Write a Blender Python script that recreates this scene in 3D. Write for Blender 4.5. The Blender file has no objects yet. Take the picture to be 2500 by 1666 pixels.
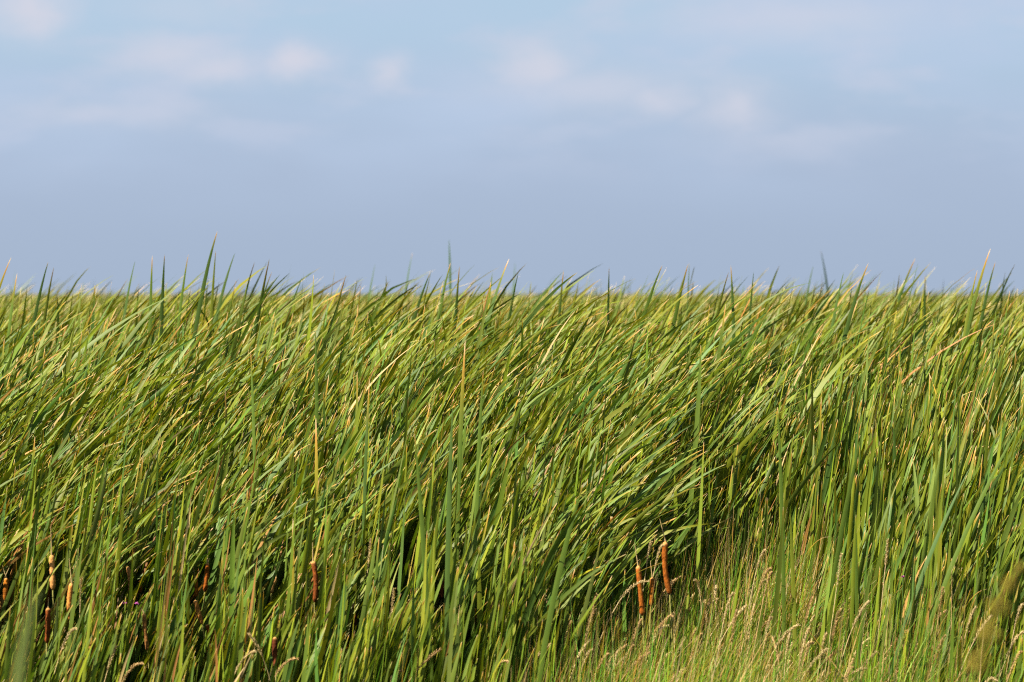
import bpy, math, random
import numpy as np
from mathutils import Vector

rng = np.random.default_rng(7)
random.seed(7)
SC = bpy.context.scene
COL = SC.collection
R = math.radians

# ------------------------------------------------------------------ camera
FPX, CX, HZ, HC = 8640.0, 1250.0, 712.0, 2.3     # focal length in photo pixels, centre column, horizon row, eye height
cam = bpy.data.cameras.new('camera')
cam_o = bpy.data.objects.new('camera', cam)
COL.objects.link(cam_o)
cam.sensor_width = 36.0
cam.lens = 36.0 * FPX / 2500.0
cam.clip_start, cam.clip_end = 0.1, 6000.0
cam_o.location = (0, 0, HC)
cam_o.rotation_euler = (R(90) - math.atan((833 - HZ) / FPX), 0, 0)
cam.dof.use_dof = True
cam.dof.focus_distance = 16.0
cam.dof.aperture_fstop = 4.3
cam.dof.aperture_blades = 8
SC.camera = cam_o

# ------------------------------------------------------------------ light, sky, exposure
SUN_EL, SUN_AZ = 46.0, 238.0          # azimuth clockwise from the viewing direction
EXPO = 1.85
SC.view_settings.view_transform = 'Standard'
SC.view_settings.look = 'None'
SC.view_settings.exposure = EXPO
SC.view_settings.gamma = 1.0
SC.view_settings.use_curve_mapping = False
SC.render.engine = 'CYCLES'
SC.cycles.max_bounces = 8
SC.cycles.use_denoising = False
SC.cycles.filter_width = 1.1
SC.cycles.transparent_max_bounces = 8

sun = bpy.data.lights.new('sun', 'SUN')
sun.energy = 5.0
sun.angle = R(0.53)
sun.color = (1.0, 0.90, 0.73)
sun_o = bpy.data.objects.new('sun', sun)
COL.objects.link(sun_o)
d = Vector((math.sin(R(SUN_AZ)) * math.cos(R(SUN_EL)), math.cos(R(SUN_AZ)) * math.cos(R(SUN_EL)), math.sin(R(SUN_EL))))
sun_o.rotation_euler = d.to_track_quat('Z', 'Y').to_euler()


def srgb(r, g, b, k=1.0):
    f = lambda c: ((c / 255 + 0.055) / 1.055) ** 2.4 if c > 10 else c / 255 / 12.92
    return (f(r) * k, f(g) * k, f(b) * k, 1)


W = bpy.data.worlds.new('World')
SC.world = W
W.use_nodes = True
nt = W.node_tree
nt.nodes.clear()
N = nt.nodes.new
L = nt.links.new


def sock(s, v):
    if isinstance(v, (int, float)):
        s.default_value = v
    else:
        L(v, s)


def M(op, a, b=None, c=None, clamp=False):
    n = N('ShaderNodeMath')
    n.operation = op
    n.use_clamp = clamp
    for i, v in enumerate((a, b, c)):
        if v is not None:
            sock(n.inputs[i], v)
    return n.outputs[0]


def MIX(fac, a, b):
    n = N('ShaderNodeMix')
    n.data_type = 'RGBA'
    sock(n.inputs[0], fac)
    for s, v in ((n.inputs[6], a), (n.inputs[7], b)):
        if isinstance(v, tuple):
            s.default_value = v
        else:
            L(v, s)
    return n.outputs[2]


def SMOOTH(v, lo, hi, a=0.0, b=1.0):
    n = N('ShaderNodeMapRange')
    n.interpolation_type = 'SMOOTHSTEP'
    sock(n.inputs[0], v)
    for i, q in enumerate((lo, hi, a, b)):
        n.inputs[i + 1].default_value = q
    return n.outputs[0]


sky = N('ShaderNodeTexSky')
sky.sky_type = 'NISHITA'
sky.sun_disc = False
sky.sun_elevation = R(SUN_EL)
sky.sun_rotation = R(SUN_AZ)
sky.altitude = 100
sky.dust_density = 1.5
tc = N('ShaderNodeTexCoord')
sep = N('ShaderNodeSeparateXYZ')
L(tc.outputs['Generated'], sep.inputs[0])
az = M('MULTIPLY', M('ARCTAN2', sep.outputs[0], sep.outputs[1]), 57.29578)
el = M('MULTIPLY', M('ARCSINE', sep.outputs[2]), 57.29578)


def noise(sx, sy, scale, detail, rough, w=0.0):
    cb = N('ShaderNodeCombineXYZ')
    sock(cb.inputs[0], M('MULTIPLY', az, sx))
    sock(cb.inputs[1], M('MULTIPLY', el, sy))
    cb.inputs[2].default_value = w
    n = N('ShaderNodeTexNoise')
    n.inputs['Scale'].default_value = scale
    n.inputs['Detail'].default_value = detail
    n.inputs['Roughness'].default_value = rough
    L(cb.outputs[0], n.inputs['Vector'])
    return n.outputs[0]


K = 0.5 ** EXPO
SKYS = 0.05
# hazy air and thin grey-blue cloud low in the sky, all the way round; open sky above
n_big = noise(0.22, 0.55, 1.0, 3, 0.5, 3.1)
n_mid = noise(0.5, 1.3, 1.0, 4, 0.55, 9.4)
n_fine = noise(1.2, 2.2, 1.0, 4, 0.6, 1.7)
low = MIX(SMOOTH(el, 0.0, 2.6), srgb(166, 183, 207, K), srgb(172, 189, 214, K))
veil = MIX(SMOOTH(el, 1.8, 4.6), low, srgb(179, 204, 227, K))
veil = MIX(M('MULTIPLY', SMOOTH(n_big, 0.34, 0.72), SMOOTH(el, 0.8, 3.2, 0.0, 0.85)), veil, srgb(185, 203, 229, K))
veil = MIX(M('MULTIPLY', SMOOTH(n_mid, 0.46, 0.72), SMOOTH(el, 1.4, 3.2, 0.0, 0.55)), veil, srgb(199, 207, 227, K))
# small soft cumulus puffs: azimuth, elevation, half width, half height (degrees), strength
puffs = [(-7.75, 4.5, 0.70, 0.45, 1.0), (-5.45, 3.85, 0.95, 0.34, 0.70), (-4.75, 3.60, 0.70, 0.30, 0.75),
         (-3.50, 3.75, 0.55, 0.30, 1.0), (-1.98, 3.55, 0.34, 0.24, 0.75), (0.42, 3.65, 0.70, 0.44, 0.90),
         (0.25, 3.25, 0.40, 0.25, 0.45), (1.3, 3.30, 1.7, 0.42, 0.58), (2.35, 3.15, 0.70, 0.30, 0.72),
         (3.55, 2.98, 0.66, 0.42, 0.80), (4.6, 4.40, 2.1, 0.40, 0.55), (-5.3, 4.55, 1.2, 0.30, 0.30),
         (-6.6, 2.85, 1.6, 0.26, 0.42), (4.4, 2.45, 1.7, 0.26, 0.22)]
wob_a = M('MULTIPLY', M('SUBTRACT', n_fine, 0.5), 0.9)
wob_e = M('MULTIPLY', M('SUBTRACT', noise(1.0, 1.8, 1.0, 4, 0.6, 21.3), 0.5), 0.55)
azw, elw = M('ADD', az, wob_a), M('ADD', el, wob_e)
acc = None
for (a, e, ra, re, s) in puffs:
    qa = M('POWER', M('ABSOLUTE', M('MULTIPLY', M('SUBTRACT', azw, a), 1 / ra)), 2)
    qe = M('POWER', M('ABSOLUTE', M('MULTIPLY', M('SUBTRACT', elw, e), 1 / re)), 2)
    v = M('MULTIPLY', M('EXPONENT', M('MULTIPLY', M('ADD', qa, qe), -1.1)), s)
    acc = v if acc is None else M('MAXIMUM', acc, v)
veil = MIX(M('MULTIPLY', acc, 0.92), veil, srgb(212, 214, 228, K))
up = MIX(SMOOTH(n_big, 0.42, 0.7), (0, 0, 0, 1), (1, 1, 1, 1))
nish = N('ShaderNodeVectorMath')
nish.operation = 'SCALE'
L(sky.outputs[0], nish.inputs[0])
nish.inputs['Scale'].default_value = SKYS
full = MIX(SMOOTH(el, 5.0, 30.0, 0.0, 0.85), veil, nish.outputs[0])
bg = N('ShaderNodeBackground')
L(full, bg.inputs[0])
bg.inputs[1].default_value = 1.0
wo = N('ShaderNodeOutputWorld')
L(bg.outputs[0], wo.inputs[0])


# ------------------------------------------------------------------ helpers
def at(px, py, D):
    """the point at distance D that the photograph shows at column px, row py"""
    return np.array([(px - CX) / FPX * D, D, HC - (py - HZ) / FPX * D])


def tag(o, label=None, cat=None, group=None, kind=None):
    for k, v in (('label', label), ('category', cat), ('group', group), ('kind', kind)):
        if v:
            o[k] = v
    return o


def empty(name, loc, **kw):
    o = bpy.data.objects.new(name, None)
    o.empty_display_size = 0.05
    o.location = tuple(float(v) for v in loc)
    COL.objects.link(o)
    return tag(o, **kw)


def mesh_from(name, V, F, col, mat, uv=None, smooth=True):
    """V (n,3), F (m,4) quads or (m,3) tris, col (n,3)"""
    V = np.asarray(V, np.float32)
    F = np.asarray(F, np.int32)
    me = bpy.data.meshes.new(name)
    k = F.shape[1]
    me.vertices.add(len(V))
    me.vertices.foreach_set('co', V.ravel())
    me.loops.add(F.size)
    me.loops.foreach_set('vertex_index', F.ravel())
    me.polygons.add(len(F))
    me.polygons.foreach_set('loop_start', np.arange(0, F.size, k, dtype=np.int32))
    me.polygons.foreach_set('use_smooth', np.full(len(F), smooth))
    a = me.attributes.new('tint', 'FLOAT_COLOR', 'POINT')
    c4 = np.ones((len(V), 4), np.float32)
    c4[:, :3] = col
    a.data.foreach_set('color', c4.ravel())
    if uv is not None:
        u = me.uv_layers.new(name='UVMap')
        u.data.foreach_set('uv', np.asarray(uv, np.float32)[F.ravel()].ravel())
    me.update(calc_edges=True)
    me.materials.append(mat)
    return me


def link(name, me, parent=None, loc=None):
    o = bpy.data.objects.new(name, me)
    COL.objects.link(o)
    if parent is not None:
        o.parent = parent
    if loc is not None:
        o.location = tuple(float(v) for v in loc)
    return o


# ------------------------------------------------------------------ materials
def leaf_material(name, trans, rough, spec, streak, noise_scale=(900, 6)):
    m = bpy.data.materials.new(name)
    m.use_nodes = True
    t = m.node_tree
    t.nodes.clear()
    n, l = t.nodes.new, t.links.new
    at_ = n('ShaderNodeAttribute')
    at_.attribute_name = 'tint'
    uv = n('ShaderNodeUVMap')
    mp = n('ShaderNodeMapping')
    mp.inputs['Scale'].default_value = (noise_scale[0], noise_scale[1], 1)
    l(uv.outputs[0], mp.inputs[0])
    nz = n('ShaderNodeTexNoise')
    nz.inputs['Scale'].default_value = 1.0
    nz.inputs['Detail'].default_value = 3
    l(mp.outputs[0], nz.inputs['Vector'])
    mr = n('ShaderNodeMapRange')
    l(nz.outputs[0], mr.inputs[0])
    mr.inputs[1].default_value, mr.inputs[2].default_value = 0.3, 0.7
    mr.inputs[3].default_value, mr.inputs[4].default_value = 1 - streak, 1 + streak
    ml = n('ShaderNodeVectorMath')
    ml.operation = 'SCALE'
    l(at_.outputs['Color'], ml.inputs[0])
    l(mr.outputs[0], ml.inputs['Scale'])
    # broad yellowing blotches that follow each blade
    geo = n('ShaderNodeNewGeometry')
    nb = n('ShaderNodeTexNoise')
    nb.inputs['Scale'].default_value = 9.0
    nb.inputs['Detail'].default_value = 2
    l(geo.outputs['Position'], nb.inputs['Vector'])
    rb = n('ShaderNodeMapRange')
    l(nb.outputs[0], rb.inputs[0])
    rb.inputs[1].default_value, rb.inputs[2].default_value = 0.5, 0.8
    rb.inputs[4].default_value = 0.3
    mx = n('ShaderNodeMix')
    mx.data_type = 'RGBA'
    mx.blend_type = 'MULTIPLY'
    l(rb.outputs[0], mx.inputs[0])
    l(ml.outputs[0], mx.inputs[6])
    mx.inputs[7].default_value = (1.3, 1.06, 0.6, 1)
    p = n('ShaderNodeBsdfPrincipled')
    l(mx.outputs[2], p.inputs['Base Color'])
    p.inputs['Roughness'].default_value = rough
    p.inputs['Specular IOR Level'].default_value = spec
    bp = n('ShaderNodeBump')
    bp.inputs['Strength'].default_value = 0.25
    bp.inputs['Distance'].default_value = 0.002
    l(nz.outputs[0], bp.inputs['Height'])
    l(bp.outputs[0], p.inputs['Normal'])
    tr = n('ShaderNodeBsdfTranslucent')
    tm = n('ShaderNodeMix')
    tm.data_type = 'RGBA'
    tm.blend_type = 'MULTIPLY'
    tm.inputs[0].default_value = 1
    l(mx.outputs[2], tm.inputs[6])
    tm.inputs[7].default_value = (1.5, 1.45, 0.55, 1)
    l(tm.outputs[2], tr.inputs[0])
    ms = n('ShaderNodeMixShader')
    ms.inputs[0].default_value = trans
    l(p.outputs[0], ms.inputs[1])
    l(tr.outputs[0], ms.inputs[2])
    o = n('ShaderNodeOutputMaterial')
    l(ms.outputs[0], o.inputs[0])
    return m


M_LEAF = leaf_material('cattail_blade', 0.22, 0.5, 0.22, 0.2)
M_GRASS = leaf_material('meadow_grass', 0.42, 0.5, 0.2, 0.12, (200, 8))
M_DRY = leaf_material('dry_straw', 0.15, 0.75, 0.2, 0.2, (60, 40))


def spike_material():
    m = bpy.data.materials.new('brown_felt')
    m.use_nodes = True
    t = m.node_tree
    p = t.nodes['Principled BSDF']
    n, l = t.nodes.new, t.links.new
    a = n('ShaderNodeAttribute')
    a.attribute_name = 'tint'
    tcn = n('ShaderNodeTexCoord')
    nz = n('ShaderNodeTexNoise')
    nz.inputs['Scale'].default_value = 160
    nz.inputs['Detail'].default_value = 4
    mp = n('ShaderNodeMapping')
    mp.inputs['Scale'].default_value = (1, 1, 0.7)
    l(tcn.outputs['Object'], mp.inputs[0])
    l(mp.outputs[0], nz.inputs['Vector'])
    mr = n('ShaderNodeMapRange')
    l(nz.outputs[0], mr.inputs[0])
    mr.inputs[1].default_value, mr.inputs[2].default_value = 0.3, 0.72
    mr.inputs[3].default_value, mr.inputs[4].default_value = 0.6, 1.45
    v = n('ShaderNodeVectorMath')
    v.operation = 'SCALE'
    l(a.outputs['Color'], v.inputs[0])
    l(mr.outputs[0], v.inputs['Scale'])
    l(v.outputs[0], p.inputs['Base Color'])
    p.inputs['Roughness'].default_value = 0.95
    p.inputs['Specular IOR Level'].default_value = 0.1
    p.inputs['Sheen Weight'].default_value = 0.0
    b = n('ShaderNodeBump')
    b.inputs['Strength'].default_value = 0.6
    b.inputs['Distance'].default_value = 0.004
    l(nz.outputs[0], b.inputs['Height'])
    l(b.outputs[0], p.inputs['Normal'])
    return m


M_SPIKE = spike_material()


def ground_material():
    m = bpy.data.materials.new('wet_soil')
    m.use_nodes = True
    t = m.node_tree
    p = t.nodes['Principled BSDF']
    n, l = t.nodes.new, t.links.new
    g = n('ShaderNodeNewGeometry')
    nz = n('ShaderNodeTexNoise')
    nz.inputs['Scale'].default_value = 3.0
    nz.inputs['Detail'].default_value = 8
    l(g.outputs['Position'], nz.inputs['Vector'])
    cr = n('ShaderNodeValToRGB')
    cr.color_ramp.elements[0].position, cr.color_ramp.elements[0].color = 0.35, (0.035, 0.03, 0.015, 1)
    cr.color_ramp.elements[1].position, cr.color_ramp.elements[1].color = 0.7, (0.075, 0.08, 0.025, 1)
    l(nz.outputs[0], cr.inputs[0])
    l(cr.outputs[0], p.inputs['Base Color'])
    p.inputs['Roughness'].default_value = 0.9
    b = n('ShaderNodeBump')
    b.inputs['Strength'].default_value = 0.8
    b.inputs['Distance'].default_value = 0.05
    l(nz.outputs[0], b.inputs['Height'])
    l(b.outputs[0], p.inputs['Normal'])
    return m


M_GROUND = ground_material()

# ------------------------------------------------------------------ ground
gs = 3000.0
gx = np.array([[-gs, -200, 0], [gs, -200, 0], [gs, gs, 0], [-gs, gs, 0]], float)
g = link('ground', mesh_from('ground', gx, np.array([[0, 1, 2, 3]]), np.full((4, 3), .1), M_GROUND, smooth=False))
tag(g, kind='structure')


# ------------------------------------------------------------------ blades
def sstep(x, a, b):
    t = np.clip((x - a) / (b - a), 0, 1)
    return t * t * (3 - 2 * t)


def blades(P0, P1, P2, w, phi, twist, fold, col, tipc, nseg=9, taper=0.74, cut=None):
    """bent tapering blades along quadratic curves; every argument has one row per blade.
    col: green (n,3); tipc: (n,) length share of the dry tip, 0 for none. returns V, F, C, UV"""
    n = len(P0)
    u = np.linspace(0, 1, nseg + 1)
    tt = [0, .3, .5, .64, .75, .84, .91, .955, .98, 1] if nseg > 6 else [0, .4, .65, .82, .92, .97, 1] if nseg > 4 else [0, .45, .75, .93, 1]
    t = np.interp(u, np.linspace(0, 1, len(tt)), tt)
    T = t[None, :, None]
    C = (1 - T) ** 2 * P0[:, None] + 2 * T * (1 - T) * P1[:, None] + T ** 2 * P2[:, None]
    dd = 2 * (1 - T) * (P1 - P0)[:, None] + 2 * T * (P2 - P1)[:, None]
    dd /= np.linalg.norm(dd, axis=2, keepdims=True) + 1e-9
    ang = phi[:, None] + twist[:, None] * t[None]
    h = np.stack([np.cos(ang), np.sin(ang), np.zeros_like(ang)], 2)
    s = h - (h * dd).sum(2, keepdims=True) * dd
    s /= np.linalg.norm(s, axis=2, keepdims=True) + 1e-9
    nn = np.cross(s, dd)
    prof = (0.6 + 0.4 * sstep(t, 0.0, 0.35)) * (1 - sstep(t, taper, 1.06)) ** 0.85
    prof = np.repeat(prof[None], n, 0)
    prof[:, -1] = 0.03
    if cut is not None:
        prof[cut] = np.maximum(prof[cut], 0.75)
    hw = (w[:, None] * prof * 0.5)[..., None]
    off = (fold[:, None] * w[:, None] * prof)[..., None]
    V = np.stack([C - s * hw, C + nn * off, C + s * hw], 2)          # n, k, 3, 3
    k = nseg + 1
    base = (np.arange(n) * k * 3)[:, None, None]
    i = np.arange(nseg)[None, :, None] * 3
    j = np.arange(2)[None, None, :]
    q = base + i + j
    F = np.stack([q, q + 1, q + 4, q + 3], 3).reshape(-1, 4)
    # own colours of the blade: pale sheath, green, yellow to tan to straw towards a dry tip
    c = np.repeat(col[:, None, :], k, 1)
    sh = (1 - sstep(t, 0.0, 0.25))[None, :, None] * 0.45
    c = c * (1 - sh) + np.array([0.12, 0.15, 0.04]) * sh
    tp = np.maximum(tipc, 1e-4)[:, None]
    z = (t[None] - (1 - tp)) / tp                                     # 0 where drying begins, 1 at the point
    z = np.where(tipc[:, None] > 0.001, z, -1)
    a1 = sstep(z, -0.6, 0.25)[..., None] * 0.75
    a2 = sstep(z, 0.15, 0.65)[..., None]
    a3 = sstep(z, 0.6, 0.95)[..., None]
    c = c * (1 - a1) + np.array([0.215, 0.165, 0.014]) * a1
    c = c * (1 - a2) + np.array([0.33, 0.165, 0.03]) * a2
    c = c * (1 - a3) + np.array([0.52, 0.39, 0.23]) * a3
    c = np.repeat(c[:, :, None, :], 3, 2)
    ln = np.linalg.norm(P1 - P0, axis=1) + np.linalg.norm(P2 - P1, axis=1)
    uvx = np.broadcast_to(np.array([-.5, 0, .5])[None, None, :] * w[:, None, None], (n, k, 3)) + (np.arange(n) % 97)[:, None, None] * 0.37
    uvy = np.broadcast_to((t[None] * ln[:, None])[:, :, None], (n, k, 3)) + (np.arange(n) % 53)[:, None, None] * 1.7
    UV = np.stack([uvx, uvy], 3)
    return V.reshape(-1, 3), F, c.reshape(-1, 3), UV.reshape(-1, 2)


GREENS = np.array([1.05, 1.0, 0.85]) * 0.78 * np.array([[0.088, 0.145, 0.013], [0.125, 0.168, 0.012], [0.060, 0.122, 0.022],
                          [0.148, 0.185, 0.012], [0.068, 0.108, 0.010], [0.100, 0.152, 0.028]])
DRIES = 0.75 * np.array([[0.40, 0.22, 0.06], [0.34, 0.27, 0.05], [0.30, 0.14, 0.04], [0.45, 0.34, 0.16]])


def greens(n, dry=0.04):
    c = GREENS[rng.integers(0, len(GREENS), n)] * rng.uniform(0.72, 1.25, (n, 1))
    c = c * rng.uniform(0.9, 1.1, (n, 3))
    m = rng.random(n) < dry
    c[m] = DRIES[rng.integers(0, len(DRIES), m.sum())] * rng.uniform(0.6, 1.1, (m.sum(), 1))
    return c


def gust(x, y):
    px = CX + x / y * FPX
    g = 1.0 - 0.30 * sstep(px, 1500, 2350)
    g = g + 0.20 * np.sin(x * 1.9 + y * 0.8 + 0.6) + 0.17 * np.sin(x * 0.8 - y * 1.35 + 2.0) + 0.08 * np.sin(x * 4.1 + y * 2.2)
    return g


def edge(px):
    """near edge of the cattail stand as seen across the picture"""
    return np.interp(px, [-900, 0, 700, 1150, 1330, 1500, 1850, 2020, 2180, 2500, 3400],
                     [13.3, 13.3, 13.2, 13.3, 14.2, 15.4, 15.7, 14.7, 13.8, 13.5, 13.5])


def inner(x, y):
    """distance as if the stand began at 13.3 m everywhere: low plants along its edge, also round the gap"""
    e = edge(CX + x / y * FPX)
    return y - (e - 13.3) * np.clip(1 - (y - e) / 3.2, 0, 1)


def canopy(y):
    """height of the bulk of the leaf tips at distance y: low at the edge of the stand, taller within"""
    drop = np.interp(y, [12.5, 13.3, 14, 15, 16, 17, 18.5, 22, 30, 45, 80, 300], [1.45, 1.30, 1.04, 0.74, 0.51, 0.36, 0.25, 0.20, 0.18, 0.19, 0.20, 0.22])
    return HC - drop + 0.05 * np.sin(y * 0.9 + 1.0) * (y > 17) + 0.03 * np.sin(y * 0.37)* (y > 17)


def shoot_leaves(x, y, nleaf, hscale=1.0, wide=1.0, dry=0.03, tipp=0.7, fixed_h=None, frontness=None):
    """one row per leaf for shoots at x, y with nleaf leaves each"""
    idx = np.repeat(np.arange(len(x)), nleaf)
    n = len(idx)
    X, Y = x[idx], y[idx]
    Q = inner(X, Y)
    H = (canopy(Q) if fixed_h is None else fixed_h[idx]) * hscale
    H = H + np.where(Y > 17, .045 * np.sin(1.3 * X + .5 * Y) + .03 * np.sin(.47 * X - .21 * Y), 0)
    g = gust(X, Y)
    PX = CX + X / Y * FPX
    gap = sstep(PX, 1080, 1400) * (1 - sstep(PX, 1850, 2350)) * (1 - sstep(Y, 15.8, 18.5))
    shoot_h = rng.normal(1.0, np.where((y > 17) & (y < 45), .046, .028), len(x))[idx]
    r = rng.random(n)
    th2 = np.radians(np.clip(rng.normal(52, 19, n) * g, 4, 100))
    upr = rng.random(n) < np.where((Y > 16.5) & (Y < 26), 0.18, 0.13)
    th2[upr] = np.radians(rng.uniform(2, 22, upr.sum()))
    flat = rng.random(n) < 0.045
    th2[flat] = np.radians(rng.uniform(88, 108, flat.sum()))
    low = 1 - 0.60 * sstep(14.9 - Q, 0.0, 1.6)                        # the sheltered edge stands straighter
    th2 = th2 * low * (1 - .45 * gap)                                 # sheltered plants round the gap
    lean1_ = 1 - .5 * gap
    waz = rng.normal(0.0, 0.65, n)                                    # the wind blows to the right (+x)
    faz = rng.uniform(0, 2 * np.pi, n)
    fan = np.radians(np.abs(rng.normal(0, 7.5, n)) + 1)
    lean1 = np.radians(16.0) * g * low * lean1_
    k = rng.uniform(0.62, 0.78, n)
    rise = k * np.cos(lean1) + (1 - k) * np.cos(np.minimum(th2, 1.25))
    rise = np.maximum(rise, 0.72)
    Ln = H / rise * shoot_h * (1.0 - 0.13 * r ** 1.4) * rng.normal(1.0, 0.03, n)
    Ln[upr] *= rng.uniform(0.92, 1.07, upr.sum()) * (1 + .22 * sstep(15.5 - Q[upr], 0, 1.5))
    short = rng.random(n) < .15
    Ln[short] *= rng.uniform(.65, .95, short.sum())
    P0 = np.stack([X + rng.normal(0, .012, n), Y + rng.normal(0, .012, n), np.zeros(n)], 1)
    d1 = np.stack([np.cos(faz) * np.sin(fan) + np.sin(lean1), np.sin(faz) * np.sin(fan), np.cos(fan)], 1)
    d1 /= np.linalg.norm(d1, axis=1, keepdims=True)
    P1 = P0 + d1 * (k * Ln)[:, None]
    d2 = np.stack([np.sin(th2) * np.cos(waz), np.sin(th2) * np.sin(waz), np.cos(th2)], 1) + d1 * 0.15
    d2 /= np.linalg.norm(d2, axis=1, keepdims=True)
    P2 = P1 + d2 * ((1 - k) * Ln)[:, None]
    zmax = HC + Y / FPX * np.where(Y > 16, rng.uniform(15, 75, n), 400)   # ragged top of the stand
    f = np.minimum(1, zmax / P2[:, 2])[:, None]
    P1, P2 = P0 + (P1 - P0) * f, P0 + (P2 - P0) * f
    w = np.clip(rng.normal(0.0210, 0.0042, n), 0.010, 0.028) * wide * (1 - 0.24 * sstep(15.2 - Y, 0.0, 1.4))
    tipc = np.where(rng.random(n) < tipp, rng.gamma(2.0, 0.012, n) + 0.012, 0.0)
    tipc = np.clip(tipc, 0, 0.35)
    col = greens(n, dry + .14 * ((PX < 650) & (Y < 14.8)))
    col = np.where((Y > 20)[:, None], col * np.array([1.12, .96, .8]), col)   # the taller inner stand is yellowing
    w = np.where(col[:, 0] > 1.25 * col[:, 1], w * .6, w)                # dead leaves are rolled narrow
    return dict(idx=idx, P0=P0, P1=P1, P2=P2, w=w, phi=rng.uniform(0, np.pi, n), twist=rng.normal(0, 0.9, n),
                fold=rng.normal(0.10, 0.06, n), col=col, tipc=tipc)


def sub(d, m):
    return {k: v[m] for k, v in d.items()}


def build(d, nseg, off=None, **kw):
    o = 0 if off is None else np.asarray(off)[None]
    return blades(d['P0'] - o, d['P1'] - o, d['P2'] - o, d['w'], d['phi'], d['twist'], d['fold'], d['col'], d['tipc'], nseg=nseg, **kw)


def scatter(y0, y1, dens, margin=1.1):
    """even random points in the wedge the camera can see, plus a margin for a step aside"""
    half = lambda y: CX / FPX * y + margin
    area = (half(y0) + half(y1)) * (y1 - y0)
    n = int(area * dens * 1.25)
    y = rng.uniform(y0, y1, n)
    x = rng.uniform(-1, 1, n) * half(y1)
    m = np.abs(x) < half(y)
    return x[m], y[m]


# ------------------------------------------------------------------ tables of the things that stand out at the foot of the stand
BROWN = np.array([0.135, 0.038, 0.004])
TAN = np.array([0.29, 0.155, 0.05])
CHOC = np.array([0.085, 0.022, 0.007])
ORNG = np.array([0.19, 0.064, 0.006])
STRAW = np.array([0.33, 0.24, 0.11])

# top of spike, bottom of spike, distance, radius, colour, thin tip height (rows), label
spikes = [
    ((1625, 1322), (1636, 1452), 14.4, .0135, BROWN, 55, 'cattail with the longest rust-brown spike, right of centre over the grassy gap'),
    ((1558, 1381), (1569, 1505), 14.2, .0125, BROWN, 55, 'cattail with a long rust-brown spike left of the longest one'),
    ((1593, 1410), (1589, 1482), 14.3, .0115, ORNG, 40, 'cattail with a short orange-brown spike between the two long ones'),
    ((1685, 1374), (1675, 1416), 15.6, .0125, BROWN, 0, 'cattail with a half-hidden spike right of the longest one'),
    ((764, 1370), (767, 1472), 14.0, .0120, CHOC * .6 + BROWN * .4, 45, 'cattail with the lone dark spike left of centre, crossed by a yellow blade'),
    ((674, 1412), (663, 1450), 14.4, .0110, TAN, 30, 'cattail with a tilted tan spike left of the lone dark spike'),
    ((671, 1556), (673, 1632), 13.5, .0120, CHOC, 0, 'cattail with a dark spike low at the bottom, below the lone dark spike'),
    ((863, 1478), (865, 1532), 14.2, .0080, CHOC, 20, 'cattail with a thin dark spike right of the lone dark spike'),
    ((972, 1428), (971, 1462), 14.8, .0100, CHOC, 0, 'cattail with a tiny dark spike deep in the leaves, bottom centre'),
    ((1080, 1402), (1077, 1466), 14.6, .0110, CHOC, 0, 'cattail with a blackish spike half hidden by upright blades, bottom centre'),
    ((1157, 1484), (1155, 1524), 14.4, .0090, ORNG, 0, 'cattail with a small orange-brown spike left of the grassy gap'),
    ((125, 1355), (128, 1442), 14.0, .0130, TAN * .75 + BROWN * .25, 70, 'cattail with the highest spike of the left cluster, tan above brown'),
    ((112, 1408), (111, 1482), 14.6, .0120, ORNG, 0, 'cattail with an orange spike just left of the highest left-hand one'),
    ((116, 1484), (113, 1572), 13.7, .0130, CHOC * .5 + BROWN * .5, 25, 'cattail with the lowest dark red-brown spike of the left cluster'),
    ((174, 1424), (170, 1516), 13.9, .0125, ORNG * .7 + TAN * .3, 60, 'cattail with an orange-brown spike right of the left cluster, straw stem above'),
    ((14, 1411), (11, 1468), 14.2, .0115, ORNG, 30, 'cattail with an orange spike near the left edge'),
    ((3, 1452), (1, 1512), 14.4, .0115, TAN, 0, 'cattail with a tan spike cut by the left edge'),
    ((310, 1384), (316, 1446), 14.3, .0105, CHOC * .5 + TAN * .5, 0, 'cattail with a greyish spike behind a bright blade in the left quarter'),
    ((351, 1498), (360, 1590), 13.8, .0100, TAN * .5 + BROWN * .5, 15, 'cattail with a slim tilted spike low in the left quarter'),
    ((344, 1418), (342, 1450), 14.5, .0095, ORNG, 0, 'cattail with a small orange spike in the left quarter'),
    ((475, 1412), (477, 1464), 14.4, .0105, ORNG, 40, 'cattail with an orange spike at the top left of a broken pair'),
    ((506, 1374), (499, 1446), 14.3, .0105, BROWN, 50, 'cattail with a dark-topped spike right of the broken pair'),
    ((476, 1466), (493, 1526), 13.9, .0115, ORNG * .6 + TAN * .4, 0, 'cattail with a bent spike tilting right'),
    ((503, 1526), (507, 1564), 13.9, .0105, BROWN, 0, 'cattail with a short brown spike under the bent one'),
    ((1003, 1322), (1002, 1352), 15.2, .0080, CHOC * .6 + ORNG * .4, 0, 'cattail with a small rusty spike above the bottom centre blades'),
]
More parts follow.
